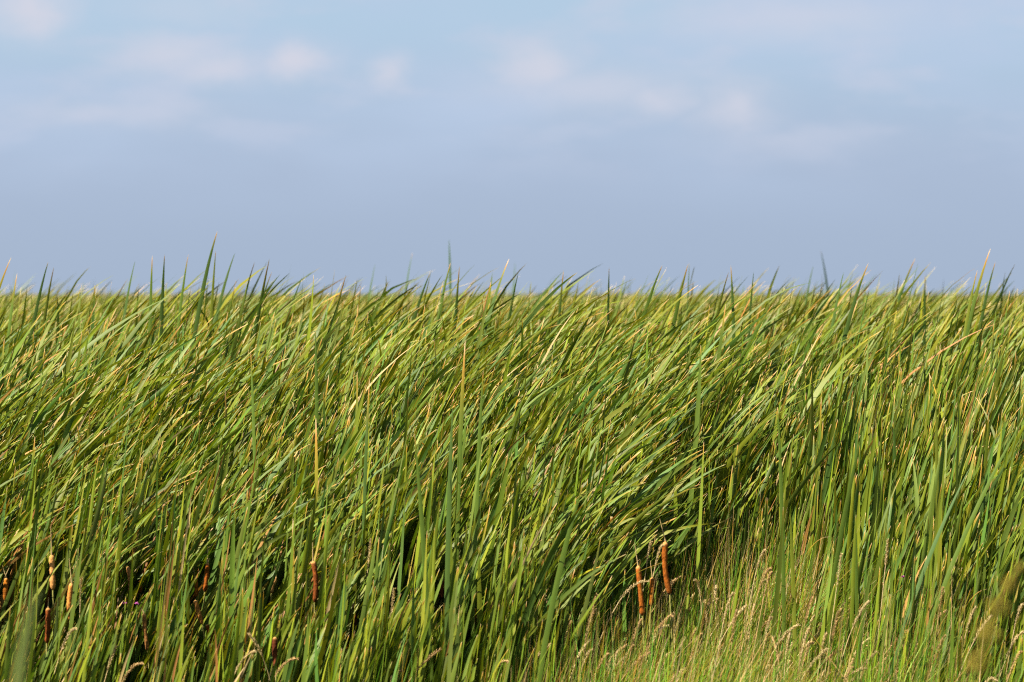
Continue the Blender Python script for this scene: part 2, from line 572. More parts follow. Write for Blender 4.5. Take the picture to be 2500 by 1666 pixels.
# bend column/row, tip column/row, distance, head length, head radius, label (base is below the bend)
PINK = np.array([.36, .235, .105])
PALE = np.array([.42, .32, .165])
stalks = [
    ((130, 1560), (183, 1537), 13.4, .13, .0055, PALE, 'pale seed stalk arching right under the left spike cluster'),
    ((268, 1640), (345, 1622), 13.3, .11, .0060, PINK, 'straw seed head lying level at the bottom left'),
    ((255, 1640), (283, 1580), 13.4, .10, .0060, PALE, 'straw seed head standing steep at the bottom left'),
    ((545, 1620), (622, 1592), 13.3, .12, .0060, PALE, 'pale curved seed head left of the low dark spike'),
    ((635, 1630), (725, 1610), 13.3, .12, .0055, PINK, 'orange-tan seed head arching at the bottom, right of the low dark spike'),
    ((950, 1650), (980, 1640), 13.4, .10, .0060, PINK, 'tan seed head just entering at the bottom edge, left of centre'),
    ((1180, 1605), (1240, 1618), 13.5, .09, .0050, PINK, 'dry stalk arched over to the right at the bottom centre'),
    ((1455, 1450), (1583, 1420), 13.9, .13, .0050, PALE, 'long seed stalk arching across in front of the brown spikes'),
    ((1590, 1360), (1618, 1333), 14.3, .10, .0045, PALE, 'arching just left of the longest brown spike'),
    ((1575, 1370), (1590, 1325), 14.4, .09, .0050, PALE, 'speckled upright seed head left of the longest brown spike'),
    ((1600, 1510), (1640, 1506), 13.9, .10, .0050, PINK, 'seed stalk curved like a hook below the brown spikes'),
    ((1560, 1555), (1630, 1530), 13.8, .12, .0065, PALE, 'plump pale seed head lying right below the brown spikes'),
    ((1555, 1595), (1595, 1570), 13.7, .10, .0060, PINK, 'tan seed head below the plump pale one'),
    ((1432, 1650), (1485, 1598), 13.5, .12, .0065, PINK, 'tan seed head slanting up at the bottom, left in the grassy gap'),
    ((1405, 1625), (1445, 1588), 13.6, .10, .0055, PALE, 'pale seed head left of the slanting tan one'),
    ((1680, 1580), (1712, 1550), 13.8, .12, .0055, PINK, 'long seed head slanting up in the middle of the grassy gap'),
    ((1655, 1530), (1644, 1500), 14.0, .08, .0060, PALE, 'seed head leaning against the stem of the longest brown spike'),
    ((1755, 1500), (1790, 1450), 14.1, .12, .0070, PALE, 'bushy pale seed head high in the grassy gap'),
    ((1735, 1450), (1698, 1418), 14.3, .08, .0045, PALE, 'seed stalk nodding to the left right of the brown spikes'),
    ((1830, 1385), (1868, 1345), 14.5, .09, .0050, PALE, 'thin seed head reaching right near the top of the grassy gap'),
    ((1840, 1420), (1880, 1390), 14.3, .10, .0065, PINK, 'seed head nodding right at the edge of the right-hand stand'),
    ((1862, 1420), (1884, 1400), 14.2, .09, .0065, PINK, 'second seed head nodding right just below its twin'),
    ((1870, 1540), (1882, 1510), 13.9, .10, .0060, PALE, 'seed head slanting right of the grassy gap'),
    ((1860, 1660), (1878, 1628), 13.5, .08, .0050, PALE, 'short pale seed head at the bottom of the grassy gap'),
    ((2040, 1470), (2055, 1355), 14.0, .13, .0050, PALE, 'tall upright seed head among the right-hand cattails'),
    ((2160, 1450), (2168, 1320), 14.0, .10, .0060, PALE, 'grey-tan seed head curving between two broad right-hand blades'),
    ((2290, 1520), (2303, 1437), 13.8, .11, .0060, PINK, 'straight upright straw seed head at the lower right'),
    ((2270, 1610), (2308, 1555), 13.6, .12, .0055, PINK, 'straw seed head slanting at the lower right, under the upright one'),
    ((2350, 1540), (2383, 1485), 13.8, .10, .0050, PALE, 'pale seed head curving right, left of the blurred plume'),
    ((2440, 1580), (2500, 1545), 13.6, .12, .0060, PALE, 'seed head running off the right edge'),
    ((2470, 1510), (2498, 1478), 13.7, .09, .0075, PALE, 'thick seed head at the right edge'),
    ((2450, 1650), (2495, 1592), 13.3, .13, .0080, PINK, 'thick pinkish seed head in the bottom right corner'),
    ((2380, 1640), (2432, 1662), 13.3, .10, .0055, PALE, 'broken seed head pointing down right beside the blurred plume'),
    ((2000, 1580), (2018, 1550), 13.6, .10, .0050, PALE, 'straw stalk slanting under the right-hand stand'),
    ((1960, 1560), (1985, 1572), 13.5, .14, .0050, PINK, 'long straw stalk at the bottom right of the grassy gap'),
    ((1370, 1560), (1395, 1520), 13.9, .10, .0070, PINK, 'tan seed head left in the grassy gap'),
    ((1440, 1500), (1457, 1455), 14.1, .12, .0080, PINK, 'fluffy tan seed head left of the brown spikes'),
    ((902, 1370), (905, 1320), 14.3, .11, .0060, PALE, 'upright seed head in the leaves at bottom centre'),
    ((958, 1480), (962, 1440), 14.0, .12, .0060, PALE, 'pale seed head low among upright blades at bottom centre'),
    ((200, 1480), (196, 1415), 13.9, .10, .0045, PALE, 'speckled green seed head right of the left spike cluster'),
]
# the stand, near band
xa, ya = scatter(12.9, 17.2, 175)
xb, yb = scatter(17.2, 20.0, 70)
x, y = np.r_[xa, xb], np.r_[ya, yb]
px = CX + x / y * FPX
keep = y > edge(px) + rng.normal(0, 0.15, len(x))
x, y = x[keep], y[keep]
o_ = np.argsort(y)
x, y = x[o_], y[o_]
nl = rng.integers(5, 8, len(x))
near = shoot_leaves(x, y, nl)
NIND = 300


def clear_view(d, boxes, p):
    """drop leaves that would stand between the camera and the spikes the photograph shows in the open"""
    t = np.linspace(0, 1, 40)[None, :, None]
    C = (1 - t) ** 2 * d['P0'][:, None] + 2 * t * (1 - t) * d['P1'][:, None] + t * t * d['P2'][:, None]
    cx = CX + C[..., 0] / C[..., 1] * FPX
    cy = HZ + (HC - C[..., 2]) / C[..., 1] * FPX
    hit = np.zeros(len(cx), bool)
    for (x0, x1, y0, y1, D) in boxes:
        hit |= ((cx > x0) & (cx < x1) & (cy > y0) & (cy < y1) & (C[..., 1] < D + .02)).any(1)
    hit &= rng.random(len(hit)) < p
    return sub(d, ~hit)


boxes = [(min(a[0], b[0]) - 16, max(a[0], b[0]) + 16, a[1] - 20, b[1] + 4, D) for (a, b, D, *_) in spikes]
near = clear_view(near, boxes, .95)
spike_boxes = boxes
boxes = [(min(a[0], b[0]) - 4, max(a[0], b[0]) + 4, min(a[1], b[1]) - 4, max(a[1], b[1]) + 10, D) for (a, b, D, *_) in stalks]
near = clear_view(near, boxes, .7)
vis = np.abs(CX + x / y * FPX - 1250) < 1330                        # shoots that show in the picture
ind = np.flatnonzero(vis & np.isin(np.arange(len(x)), near['idx']))[:NIND]
ZONES = [(150, 'under the spike cluster at the left edge'), (450, 'around the pink flowers at lower left'),
         (720, 'between the broken spike pair and the lone dark spike'), (980, 'just right of the lone dark spike'),
         (1250, 'among the tall upright blades at bottom centre'), (1500, 'on the left flank of the grassy gap'),
         (1950, 'at the back of the grassy gap'), (2250, 'on the right flank of the grassy gap'),
         (9999, 'by the blurred plume at lower right')]


def plant_label(px, col):
    zone = next(z for lim, z in ZONES if px < lim)
    dead = (col[:, 0] > 1.25 * col[:, 1]).any()
    lime = (col[:, 1] > .14).sum() >= 1
    look = 'cattail with a dead leaf' if dead else 'cattail with a yellow-green leaf' if lime else 'plain green cattail'
    return look + ' ' + zone, 'spikeless cattails ' + zone


for i in ind:
    m = near['idx'] == i
    root = np.array([x[i], y[i], 0.0])
    dleaf = sub(near, m)
    lab, grp = plant_label(CX + x[i] / y[i] * FPX, dleaf['col'])
    e = empty('cattail_plant', root, label=lab, cat='cattail', group=grp)
    for q in range(m.sum()):
        one = {k: v[q:q + 1] for k, v in dleaf.items()}
        V, F, C, UV = build(one, 10, root)
        link('leaf', mesh_from('leaf', V, F, C, M_LEAF, UV), e)
rest = sub(near, ~np.isin(near['idx'], ind))
parts = [build(rest, 9)]
x2, y2 = scatter(20.0, 34, 34)
parts.append(build(shoot_leaves(x2, y2, rng.integers(4, 7, len(x2)), tipp=.5), 5))
x3, y3 = scatter(34, 70, 9)
parts.append(build(shoot_leaves(x3, y3, rng.integers(4, 6, len(x3)), wide=1.1, tipp=.3), 3))
x4, y4 = scatter(70, 260, 0.6, 3)
parts.append(build(shoot_leaves(x4, y4, np.full(len(x4), 4), wide=1.7, tipp=.1), 3))


def stuff(name, parts, mat, label, cat):
    Vs, Fs, Cs, Us, o = [], [], [], [], 0
    for V, F, C, UV in parts:
        Vs.append(V); Fs.append(F + o); Cs.append(C); Us.append(UV)
        o += len(V)
    ob = link(name, mesh_from(name, np.concatenate(Vs), np.concatenate(Fs), np.concatenate(Cs), mat, np.concatenate(Us)))
    return tag(ob, label, cat, None, 'stuff')


stuff('cattail_stand', parts, M_LEAF, 'dense wind-bent mass of green cattails reaching back to the horizon', 'cattails')


# ------------------------------------------------------------------ landmark cattails with their own look
def leaf_obj(parent, root, p0, p1, p2, w, col, tip, phi=None, twist=None, cut=False, nseg=12, fold=0.1):
    one = dict(P0=np.array([p0]), P1=np.array([p1]), P2=np.array([p2]), w=np.array([w]),
               phi=np.array([rng.uniform(-0.35, 0.35) if phi is None else phi]),
               twist=np.array([rng.normal(0, 0.4) if twist is None else twist]), fold=np.array([fold]),
               col=np.array([col]), tipc=np.array([tip]))
    V, F, C, UV = build(one, nseg, root, cut=np.array([cut]))
    return link('leaf', mesh_from('leaf', V, F, C, M_LEAF, UV), parent)


def side_leaves(parent, root, h, n, lean=0.0):
    fx = shoot_leaves(np.array([root[0]]), np.array([root[1]]), np.array([n]), fixed_h=np.array([h]))
    fx = clear_view(fx, spike_boxes, 1.0)
    for q in range(len(fx['w'])):
        one = {k: v[q:q + 1] for k, v in fx.items()}
        V, F, C, UV = build(one, 10, root)
        link('leaf', mesh_from('leaf', V, F, C, M_LEAF, UV), parent)


DARK = (0.042, 0.078, 0.012)
MID = (0.068, 0.112, 0.013)
LIME = (0.115, 0.138, 0.013)
TEAL = (0.048, 0.096, 0.022)
# tip column, tip row, distance, lean of the visible blade (columns moved per 100 rows), curve, width, colour, dry tip, label
sky_blades = [
    (531, 565, 17.5, 44, .30, .024, DARK, .05, 'tallest blade on the skyline, dark green, left of centre'),
    (1096, 585, 30.0, -6, .05, .022, TEAL, .0, 'blurred upright blade standing high against the sky near the centre'),
    (118, 640, 18.0, 40, .25, .022, DARK, .02, 'dark blade on the skyline near the left edge'),
    (132, 652, 18.2, 28, .2, .020, LIME, .07, 'lime blade with pale tip beside the dark blade near the left edge'),
    (42, 668, 17.6, 22, .2, .020, MID, .08, 'green blade with white tip close to the left edge'),
    (28, 628, 17.0, 70, .4, .020, MID, .12, 'pale-tipped blade cut by the left edge'),
    (330, 638, 18.4, 30, .15, .020, DARK, .0, 'dark pointed blade alone on the skyline left of the upright pair'),
    (372, 625, 17.4, 4, .02, .020, MID, .06, 'upright green blade with white tip, left of an upright pair on the skyline'),
    (402, 622, 17.6, 6, .02, .022, DARK, .03, 'upright dark blade, right of an upright pair on the skyline'),
    (460, 622, 18.0, 22, .15, .018, MID, .06, 'slim blade with white tip left of the tallest blade'),
    (574, 618, 19.0, 48, .2, .022, DARK, .0, 'dark leaning blade just right of the tallest blade'),
    (527, 612, 18.0, 10, .12, .018, LIME, .03, 'yellow-green blade tucked against the tallest blade'),
    (622, 640, 18.2, 42, .2, .020, MID, .06, 'green leaning blade with pale tip on the left skyline'),
    (658, 632, 17.4, 45, .55, .022, MID, .10, 'curving blade with feathery white tip on the left skyline'),
    (664, 664, 18.5, 50, .2, .018, DARK, .05, 'short pale-tipped blade right of the curving blade'),
    (845, 672, 18.0, 40, .2, .022, LIME, .10, 'lime blade with white tip left of centre on the skyline'),
    (738, 678, 18.5, 55, .2, .018, DARK, .0, 'short dark blade rising over the golden haze left of centre'),
    (916, 645, 26.0, 40, .5, .016, DARK, .0, 'thin curved dark blade left of centre on the skyline'),
    (1007, 618, 27.0, 35, .4, .015, TEAL, .03, 'thin wisp with white point left of the central blades'),
    (1100, 642, 18.2, 34, .2, .022, MID, .04, 'green blade below the blurred upright one near the centre'),
    (1122, 650, 17.4, 10, .06, .020, DARK, .08, 'upright dark blade with white tip at the centre'),
    (1050, 667, 18.6, 62, .35, .024, DARK, .02, 'broad dark blade leaning right, left of the centre blades'),
    (1243, 632, 17.2, 72, .45, .024, DARK, .07, 'long dark blade leaning far right with orange tip near the centre'),
    (1265, 668, 18.0, 28, .15, .020, DARK, .0, 'dark blade under the far-leaning one'),
    (1258, 640, 36.0, 8, .05, .020, TEAL, .0, 'blurred dark sliver behind the far-leaning blade'),
    (1376, 660, 17.8, 12, .05, .020, DARK, .08, 'upright blade with white tip right of centre'),
    (1487, 653, 18.0, 2, .02, .018, DARK, .03, 'straight dark blade right of centre on the skyline'),
    (1617, 648, 17.6, 62, .3, .024, MID, .03, 'wide green blade leaning right on the right-hand skyline'),
    (1680, 645, 17.6, 46, .4, .024, MID, .07, 'green blade with pale tip, left of a thin dark wisp'),
    (1683, 642, 22.0, 6, .2, .012, DARK, .02, 'thin dark wisp beside the pale-tipped green blade'),
    (1784, 648, 17.8, -8, .12, .020, DARK, .06, 'dark upright blade tilted slightly left on the right-hand skyline'),
    (1779, 665, 17.6, 40, .2, .020, LIME, .05, 'lime blade crossing the dark upright blade'),
    (1840, 665, 18.5, 8, -.4, .018, DARK, .0, 'dark blade with curled point on the right-hand skyline'),
    (1985, 650, 25.0, 38, .4, .018, DARK, .0, 'short dark curved blade floating above the right-hand canopy'),
    (2003, 612, 34.0, -28, .0, .026, TEAL, .03, 'blurred blade tilted to the left, high on the right-hand skyline'),
    (2120, 643, 17.2, 56, .25, .024, DARK, .06, 'dark blade with orange tip right of the left-tilted blade'),
    (2060, 665, 18.0, 30, .1, .020, DARK, .0, 'straight dark blade left of the orange-tipped dark blade'),
    (2235, 630, 21.0, 72, .35, .022, TEAL, .08, 'arching blade with pinkish tip on the right-hand skyline'),
    (2418, 607, 17.4, 62, .45, .022, MID, .12, 'highest blade at the right, long with straw-coloured tip'),
    (2386, 660, 17.4, 30, .15, .020, LIME, .06, 'lime blade with white tip under the highest right-hand blade'),
    (2430, 640, 18.2, 40, .25, .020, DARK, .04, 'dark blade with pale tip near the right edge'),
    (2478, 645, 20.0, 85, .4, .020, MID, .03, 'green blade leaning far right at the right edge'),
    (2258, 672, 18.2, 0, .0, .018, DARK, .05, 'upright dark blade left of the highest right-hand blade'),
    (1178, 727, 16.5, -4, .1, .016, LIME, .03, 'slim lime blade among the canopy below the skyline near the centre'),
]
for (tx, ty, D, lean, curve, w, c, tip, lab) in sky_blades:
    D += 1.6
    p2 = at(tx, ty, D)
    H = p2[2]
    run = lean / 100.0                                                # metres sideways per metre down
    vis_h = 0.55
    bx = p2[0] - run * vis_h - 0.10 * run * (H - vis_h)
    p1 = np.array([p2[0] - run * vis_h * (1 - curve * 0.9), D, H - vis_h])
    p0 = np.array([bx - 0.04, D + rng.normal(0, .02), 0.0])
    e = empty('cattail_plant', p0, label='cattail with ' + lab, cat='cattail', group='cattails with blades poking above the skyline')
    leaf_obj(e, p0, p0, p1, p2, w * 0.95, np.array(c) * rng.uniform(.9, 1.1), tip, phi=rng.uniform(-.3, .3), twist=rng.normal(0, .25))
    side_leaves(e, p0, min(canopy(D), H) * 0.97, 4)

# blades within the picture that stand out by colour or direction: tip, base direction point, distance, width, colour, tip dry, label
near_blades = [
    ((1136, 830), (1108, 1330), 14.6, .022, MID, .16, False, 'cattail with a tall upright blade ending in an orange tip, above the centre'),
    ((771, 1020), (775, 1330), 14.6, .020, LIME, .22, False, 'cattail with an upright blade whose tip is yellow and orange, left of centre'),
    ((612, 858), (632, 1300), 15.0, .017, MID, .05, False, 'cattail with a lone straight upright blade in the left half'),
    ((770, 805), (779, 1120), 15.6, .019, MID, .02, False, 'cattail with a dark green upright blade above the yellow-tipped one'),
    ((902, 925), (880, 1400), 14.4, .017, DARK, .10, False, 'cattail with a thin dark upright blade with brown point, left of centre'),
    ((1493, 1262), (1495, 1500), 14.6, .016, TEAL, .03, True, 'cattail with an upright blade cut off square at the top'),
    ((715, 1266), (712, 1520), 13.8, .016, LIME, .30, False, 'cattail with a slim orange-pink blade tip, left of the single brown spike'),
    ((1012, 1060), (1060, 1640), 13.6, .022, MID, .03, False, 'cattail with a straight blade tilted slightly left, bottom centre'),
    ((1105, 990), (1085, 1560), 13.7, .024, DARK, .0, False, 'cattail with the broadest dark vertical blade, bottom centre'),
    ((1180, 905), (1150, 1400), 14.2, .020, MID, .04, False, 'cattail with a vertical green blade right of the orange-tipped one'),
    ((1425, 1180), (1290, 1640), 13.6, .026, MID, .03, False, 'cattail with a broad bright blade sweeping up beside the grassy gap'),
    ((1900, 1000), (1918, 1500), 14.4, .020, MID, .02, False, 'cattail with a vertical blade right of the grassy gap'),
    ((1930, 1250), (1950, 1580), 14.2, .020, LIME, .0, False, 'cattail with a bright short upright blade beside the grassy gap'),
    ((2105, 1060), (1995, 1560), 14.4, .024, MID, .0, False, 'cattail with a long blade crossing the right-hand stand'),
    ((2285, 960), (2292, 1380), 14.8, .018, LIME, .02, False, 'cattail with a straight vertical blade in the right-hand stand'),
    ((2500, 1020), (2190, 1640), 13.9, .021, MID, .0, False, 'cattail with a bluish blade sweeping to the right edge'),
    ((2370, 1140), (2130, 1660), 14.0, .020, TEAL, .0, False, 'cattail with a broad blue-green blade rising from the bottom right'),
    ((2088, 1245), (2095, 1560), 14.3, .018, MID, .0, False, 'cattail with a pointed blade tilted left in the right-hand stand'),
]
for (tp, bp, D, w, c, tip, cut, lab) in near_blades:
    p2, pb = at(*tp, D), at(*bp, D)
    p1 = pb + np.array([(p2 - pb)[0] * .12, rng.normal(0, .05), 0.22 * (p2 - pb)[2]])
    p0 = np.array([2 * pb[0] - p1[0] + (pb[0] - p1[0]), D, 0.0])
    e = empty('cattail_plant', p0, label=lab, cat='cattail', group='cattails with a blade that stands out')
    leaf_obj(e, p0, p0, p1, p2, w * .82, np.array(c), tip, phi=rng.uniform(-.35, .35), twist=rng.normal(0, .2), cut=cut)
    side_leaves(e, p0, canopy(D) * 0.95, 4)

# long blades blown flat across the others
flat = [  # bend column/row, tip column/row, distance, width, colour, dry tip, label
    ((1330, 1475), (1622, 1374), 13.9, .018, LIME, .10, 'cattail with a blade bent flat and pointing right at the brown spikes'),
    ((190, 1070), (437, 1042), 14.6, .020, MID, .06, 'cattail with a blade bent level with a pale tip in the left half'),
    ((840, 905), (1040, 868), 15.2, .022, MID, .03, 'cattail with a blade arching level below the skyline near the centre'),
    ((740, 1400), (885, 1354), 13.7, .016, LIME, .20, 'cattail with a thin yellow blade bent across the single brown spike'),
    ((300, 1390), (400, 1347), 13.8, .016, LIME, .30, 'cattail with an orange-yellow bent blade among the left-hand spikes'),
    ((1900, 1320), (2030, 1312), 14.0, .014, LIME, .35, 'cattail with an orange dead tip bent across the right-hand stand'),
    ((2300, 1470), (2412, 1440), 13.9, .014, LIME, .30, 'cattail with an orange tip bent level near the bottom right corner'),
    ((1690, 1225), (1560, 1320), 15.6, .014, (0.25, .15, .03), .2, 'cattail with a dry brown blade bent to the left above the brown spikes'),
    ((1520, 930), (1780, 900), 15.4, .018, DARK, .08, 'cattail with a dark blade blown level in the right half'),
]
for (bp, tp, D, w, c, tip, lab) in flat:
    pb, p2 = at(*bp, D), at(*tp, D)
    p0 = np.array([pb[0] - 0.10 - 0.25 * (p2[0] - pb[0]), D, 0.0])
    p1 = pb * 0.55 + np.array([pb[0], D, pb[2]]) * 0.45
    p1[2] += 0.05
    e = empty('cattail_plant', p0, label=lab, cat='cattail', group='cattails with a blade that stands out')
    leaf_obj(e, p0, p0, p1, p2, w, np.array(c), tip, phi=1.1, twist=.5)
    side_leaves(e, p0, canopy(D) * 0.95, 4)


# ------------------------------------------------------------------ tubes and cattail spikes
def tube(pts, rad, cols, nside=8, cap=True):
    pts = np.asarray(pts, float)
    rad = np.asarray(rad, float)
    k = len(pts)
    tan = np.gradient(pts, axis=0)
    tan /= np.linalg.norm(tan, axis=1, keepdims=True) + 1e-9
    ref = np.array([0.0, 1.0, 0.05])
    a = np.cross(tan, ref)
    a /= np.linalg.norm(a, axis=1, keepdims=True) + 1e-9
    b = np.cross(tan, a)
    th = np.linspace(0, 2 * np.pi, nside, endpoint=False)
    V = pts[:, None] + rad[:, None, None] * (np.cos(th)[None, :, None] * a[:, None] + np.sin(th)[None, :, None] * b[:, None])
    i = np.arange(k - 1)[:, None] * nside
    j = np.arange(nside)[None]
    q = i + j
    qn = i + (j + 1) % nside
    F = np.stack([q, qn, qn + nside, q + nside], 2).reshape(-1, 4)
    C = np.repeat(np.asarray(cols, float)[:, None], nside, 1).reshape(-1, 3)
    UV = np.stack([np.repeat(th[None], k, 0) * .01, np.repeat(np.linspace(0, 1, k)[:, None], nside, 1)], 2).reshape(-1, 2)
    return V.reshape(-1, 3), F, C, UV


def lerp(a, b, t):
    return a[None] * (1 - t[:, None]) + b[None] * t[:, None]


for (tp, bt, D, r, c, tiprow, lab) in spikes:
    a, b = at(*tp, D), at(*bt, D)
    ax = (a - b) / np.linalg.norm(a - b)
    length = np.linalg.norm(a - b)
    base = np.array([b[0] - ax[0] / ax[2] * b[2] * 0.5, D, 0.0])
    e = empty('cattail_with_spike', base, label=lab, cat='cattail', group='cattails bearing brown seed spikes')
    # stem
    t = np.linspace(0, 1, 9)
    mid = np.array([b[0] - ax[0] / ax[2] * b[2] * 0.28, D, b[2] * 0.5])
    pts = np.array([(1 - q) ** 2 * base + 2 * q * (1 - q) * mid + q * q * b for q in t]) - base
    V, F, C, UV = tube(pts, np.interp(t, [0, 1], [.0065, .0035]), lerp(np.array([.13, .17, .04]), np.array([.22, .21, .06]), t), 7)
    link('stem', mesh_from('stem', V, F, C, M_LEAF, UV), e)
    # felted spike, slightly uneven, rounded ends
    kk = 26
    u = np.linspace(0, 1, kk)
    prof = np.clip(np.minimum(u * length / (r * 0.9), (1 - u) * length / (r * 0.6)), 0.02, 1) ** 0.5
    prof = prof * (0.94 + 0.06 * np.sin(u * 9 + rng.uniform(0, 6)) + rng.normal(0, .05, kk)) * (1.0 - 0.10 * (u - 0.45) ** 2)
    bow = rng.normal(0, .004)
    pts = b[None] + (a - b)[None] * u[:, None] - base
    pts[:, 0] += bow * np.sin(np.pi * u)
    patch = np.clip(rng.normal(0, .5, kk).cumsum() * .16 + rng.normal(0, .12, kk), -.4, .5)
    cols = c[None] * (1 + patch[:, None])
    capc = sstep(u, 0.90, 0.99)[:, None]  # paler top end: sunlight on the cap put into the spike's colour
    cols = cols * (1 - capc) + TAN * 1.25 * capc
    V, F, C, UV = tube(pts, r * .88 * prof, cols, 14)
    sp = link('spike', mesh_from('spike', V, F, C, M_SPIKE, UV), e)
    # withered thin tip above the spike
    if tiprow:
        tp2 = at(tp[0] + (tp[0] - bt[0]) * .3 + rng.normal(-4, 4), tp[1] - tiprow, D)
        u = np.linspace(0, 1, 6)
        pts = a[None] + (tp2 - a)[None] * u[:, None] - base
        V, F, C, UV = tube(pts, np.interp(u, [0, .2, 1], [.0035, .0022, .0009]), lerp(STRAW * .8, STRAW, u), 6)
        link('withered_tip', mesh_from('withered_tip', V, F, C, M_DRY, UV), sp)
    # leaves of the same plant, kept behind the spike
    fx = shoot_leaves(np.array([base[0]]), np.array([base[1] + .03]), np.array([4]), fixed_h=np.array([canopy(D)]), hscale=.95)
    fx = clear_view(fx, [bx for bx in spike_boxes if bx[4] != D], 1.0)
    for q in range(len(fx['w'])):
        one = {k: v[q:q + 1] for k, v in fx.items()}
        one['P1'][0, 1] = max(one['P1'][0, 1], base[1] + .08)
        one['P2'][0, 1] = max(one['P2'][0, 1], base[1] + .12)
        V, F, C, UV = build(one, 10, base)
        link('leaf', mesh_from('leaf', V, F, C, M_LEAF, UV), e)

# ------------------------------------------------------------------ meadow grass in the gap and under the edge
def grass_field(n, pxr, yr, hr, dry, thin=1.0):
    y = rng.uniform(*yr, n)
    px = rng.uniform(*pxr, n)
    x = (px - CX) / FPX * y
    h = rng.uniform(*hr, n) * (1 + .10 * np.sin(x * 5.1 + y * 2.3) + .08 * np.sin(x * 2.2 - y * 4.7))
    k = rng.uniform(.45, .65, n)
    az = rng.uniform(0, 2 * np.pi, n)
    fan = np.radians(np.abs(rng.normal(0, 10, n)))
    P0 = np.stack([x, y, np.zeros(n)], 1)
    d1 = np.stack([np.cos(az) * np.sin(fan) + .06, np.sin(az) * np.sin(fan), np.cos(fan)], 1)
    P1 = P0 + d1 * (h * k)[:, None]
    th = np.radians(np.abs(rng.normal(38, 34, n)))
    wa = rng.normal(0, .9, n)
    d2 = np.stack([np.sin(th) * np.cos(wa), np.sin(th) * np.sin(wa), np.cos(th)], 1)
    P2 = P1 + d2 * (h * (1 - k))[:, None]
    c = np.array([[.085, .20, .014], [.12, .215, .016], [.06, .16, .018], [.16, .20, .018]])[rng.integers(0, 4, n)] * rng.uniform(.5, 1.45, (n, 1))
    m = rng.random(n) < dry
    c[m] = np.array([[.36, .26, .11], [.30, .20, .06], [.42, .33, .17]])[rng.integers(0, 3, m.sum())] * rng.uniform(.6, 1.1, (m.sum(), 1))
    return dict(idx=np.zeros(n, int), P0=P0, P1=P1, P2=P2, w=rng.uniform(.004, .0125, n) * thin, phi=rng.uniform(0, np.pi, n),
                twist=rng.normal(0, 1.0, n), fold=rng.normal(.1, .05, n), col=c, tipc=np.where(rng.random(n) < .4, rng.uniform(.03, .2, n), 0))


gparts = []
g1 = grass_field(21000, (1150, 2350), (12.6, 17.0), (.72, 1.10), .24)
gparts.append(build(g1, 4, taper=.3))
g2 = grass_field(7000, (-350, 1300), (12.6, 16.5), (.55, .95), .16)
gparts.append(build(g2, 4, taper=.3))
g3 = grass_field(4500, (-400, 2900), (8.0, 12.7), (.3, .62), .25)
gparts.append(build(g3, 2, taper=.3))
g4 = grass_field(4500, (1430, 1980), (14.6, 16.4), (.95, 1.3), .3)
gparts.append(build(g4, 4, taper=.3))
stuff('meadow_grass', gparts, M_GRASS, 'fine green and straw-coloured meadow grass filling the gap in the cattails', 'grass')


# ------------------------------------------------------------------ dry seed stalks
def stalk_meshes(base, bend, tip, head_len, head_r, col, seed):
    """thin straw stem and a bristly seed head along the last part of the curve"""
    r = np.random.default_rng(seed)
    base, bend, tip = map(lambda v: np.asarray(v, float), (base, bend, tip))
    B = lambda q: ((1 - q) ** 2)[:, None] * base + (2 * q * (1 - q))[:, None] * bend + (q * q)[:, None] * tip
    full = np.linspace(0, 1, 400)
    P = B(full)
    seg = np.r_[0, np.cumsum(np.linalg.norm(np.diff(P, axis=0), axis=1))]
    tot = seg[-1]
    q0 = np.interp(tot - head_len, seg, full)
    t = np.linspace(0, 1, 12)
    V, F, C, UV = tube(B(t) - base, np.interp(t, [0, 1], [.0022, .0011]), lerp(np.array([.20, .19, .06]), col, sstep(t, .2, .8)), 5)
    stem = mesh_from('stem', V, F, C, M_DRY, UV)
    ns = 54
    s = np.linspace(q0, 1, ns)
    Cn = B(s) - base
    tan = np.gradient(Cn, axis=0)
    tan /= np.linalg.norm(tan, axis=1, keepdims=True)
    u = np.linspace(0, 1, ns)
    env = head_r * np.clip(np.sin(np.pi * np.clip(u * .9 + .08, 0, 1)), .15, 1) ** .7
    Vs, Fs, Cs = [], [], []
    for i in range(ns):
        for q in range(3):
            rd = r.normal(0, 1, 3)
            rd -= rd.dot(tan[i]) * tan[i]
            rd /= np.linalg.norm(rd) + 1e-9
            dirv = tan[i] * .8 + rd * .55
            dirv /= np.linalg.norm(dirv)
            o = Cn[i] + rd * env[i] * r.uniform(.05, .55)
            ln = r.uniform(.007, .013)
            sd = np.cross(dirv, rd)
            wv = sd * r.uniform(.0012, .0022)
            th = rd * .0012
            k = len(Vs) * 1
            b0 = sum(len(v) for v in Vs)
            Vs.append(np.array([o, o + dirv * ln * .45 + wv, o + dirv * ln, o + dirv * ln * .45 - wv, o + dirv * ln * .45 + th]))
            Fs.append(np.array([[0, 1, 4], [1, 2, 4], [2, 3, 4], [3, 0, 4]]) + b0)
            Cs.append(np.repeat((col * r.uniform(.7, 1.2))[None], 5, 0))
    V = np.concatenate(Vs)
    head = mesh_from('seed_head', V, np.concatenate(Fs), np.concatenate(Cs), M_DRY, V[:, :2] * 3)
    return stem, head


for n_, (bd, tp, D, hl, hr, c, lab) in enumerate(stalks):
    a, b = at(*tp, D), at(*bd, D)
    base = np.array([b[0] - 0.12 - .5 * (a[0] - b[0]) + rng.normal(0, .03), D + rng.normal(0, .03), 0.0])
    bend = b + np.array([0, 0, 0.02 + 0.25 * abs(a[0] - b[0])])
    e = empty('grass_stalk', base, label='dry grass stalk, ' + lab, cat='grass stalk', group='dry seed stalks at the foot of the stand')
    st, hd = stalk_meshes(base, bend, a, hl, hr * 1.1, c, 100 + n_)
    link('stem', st, e)
    link('seed_head', hd, e)

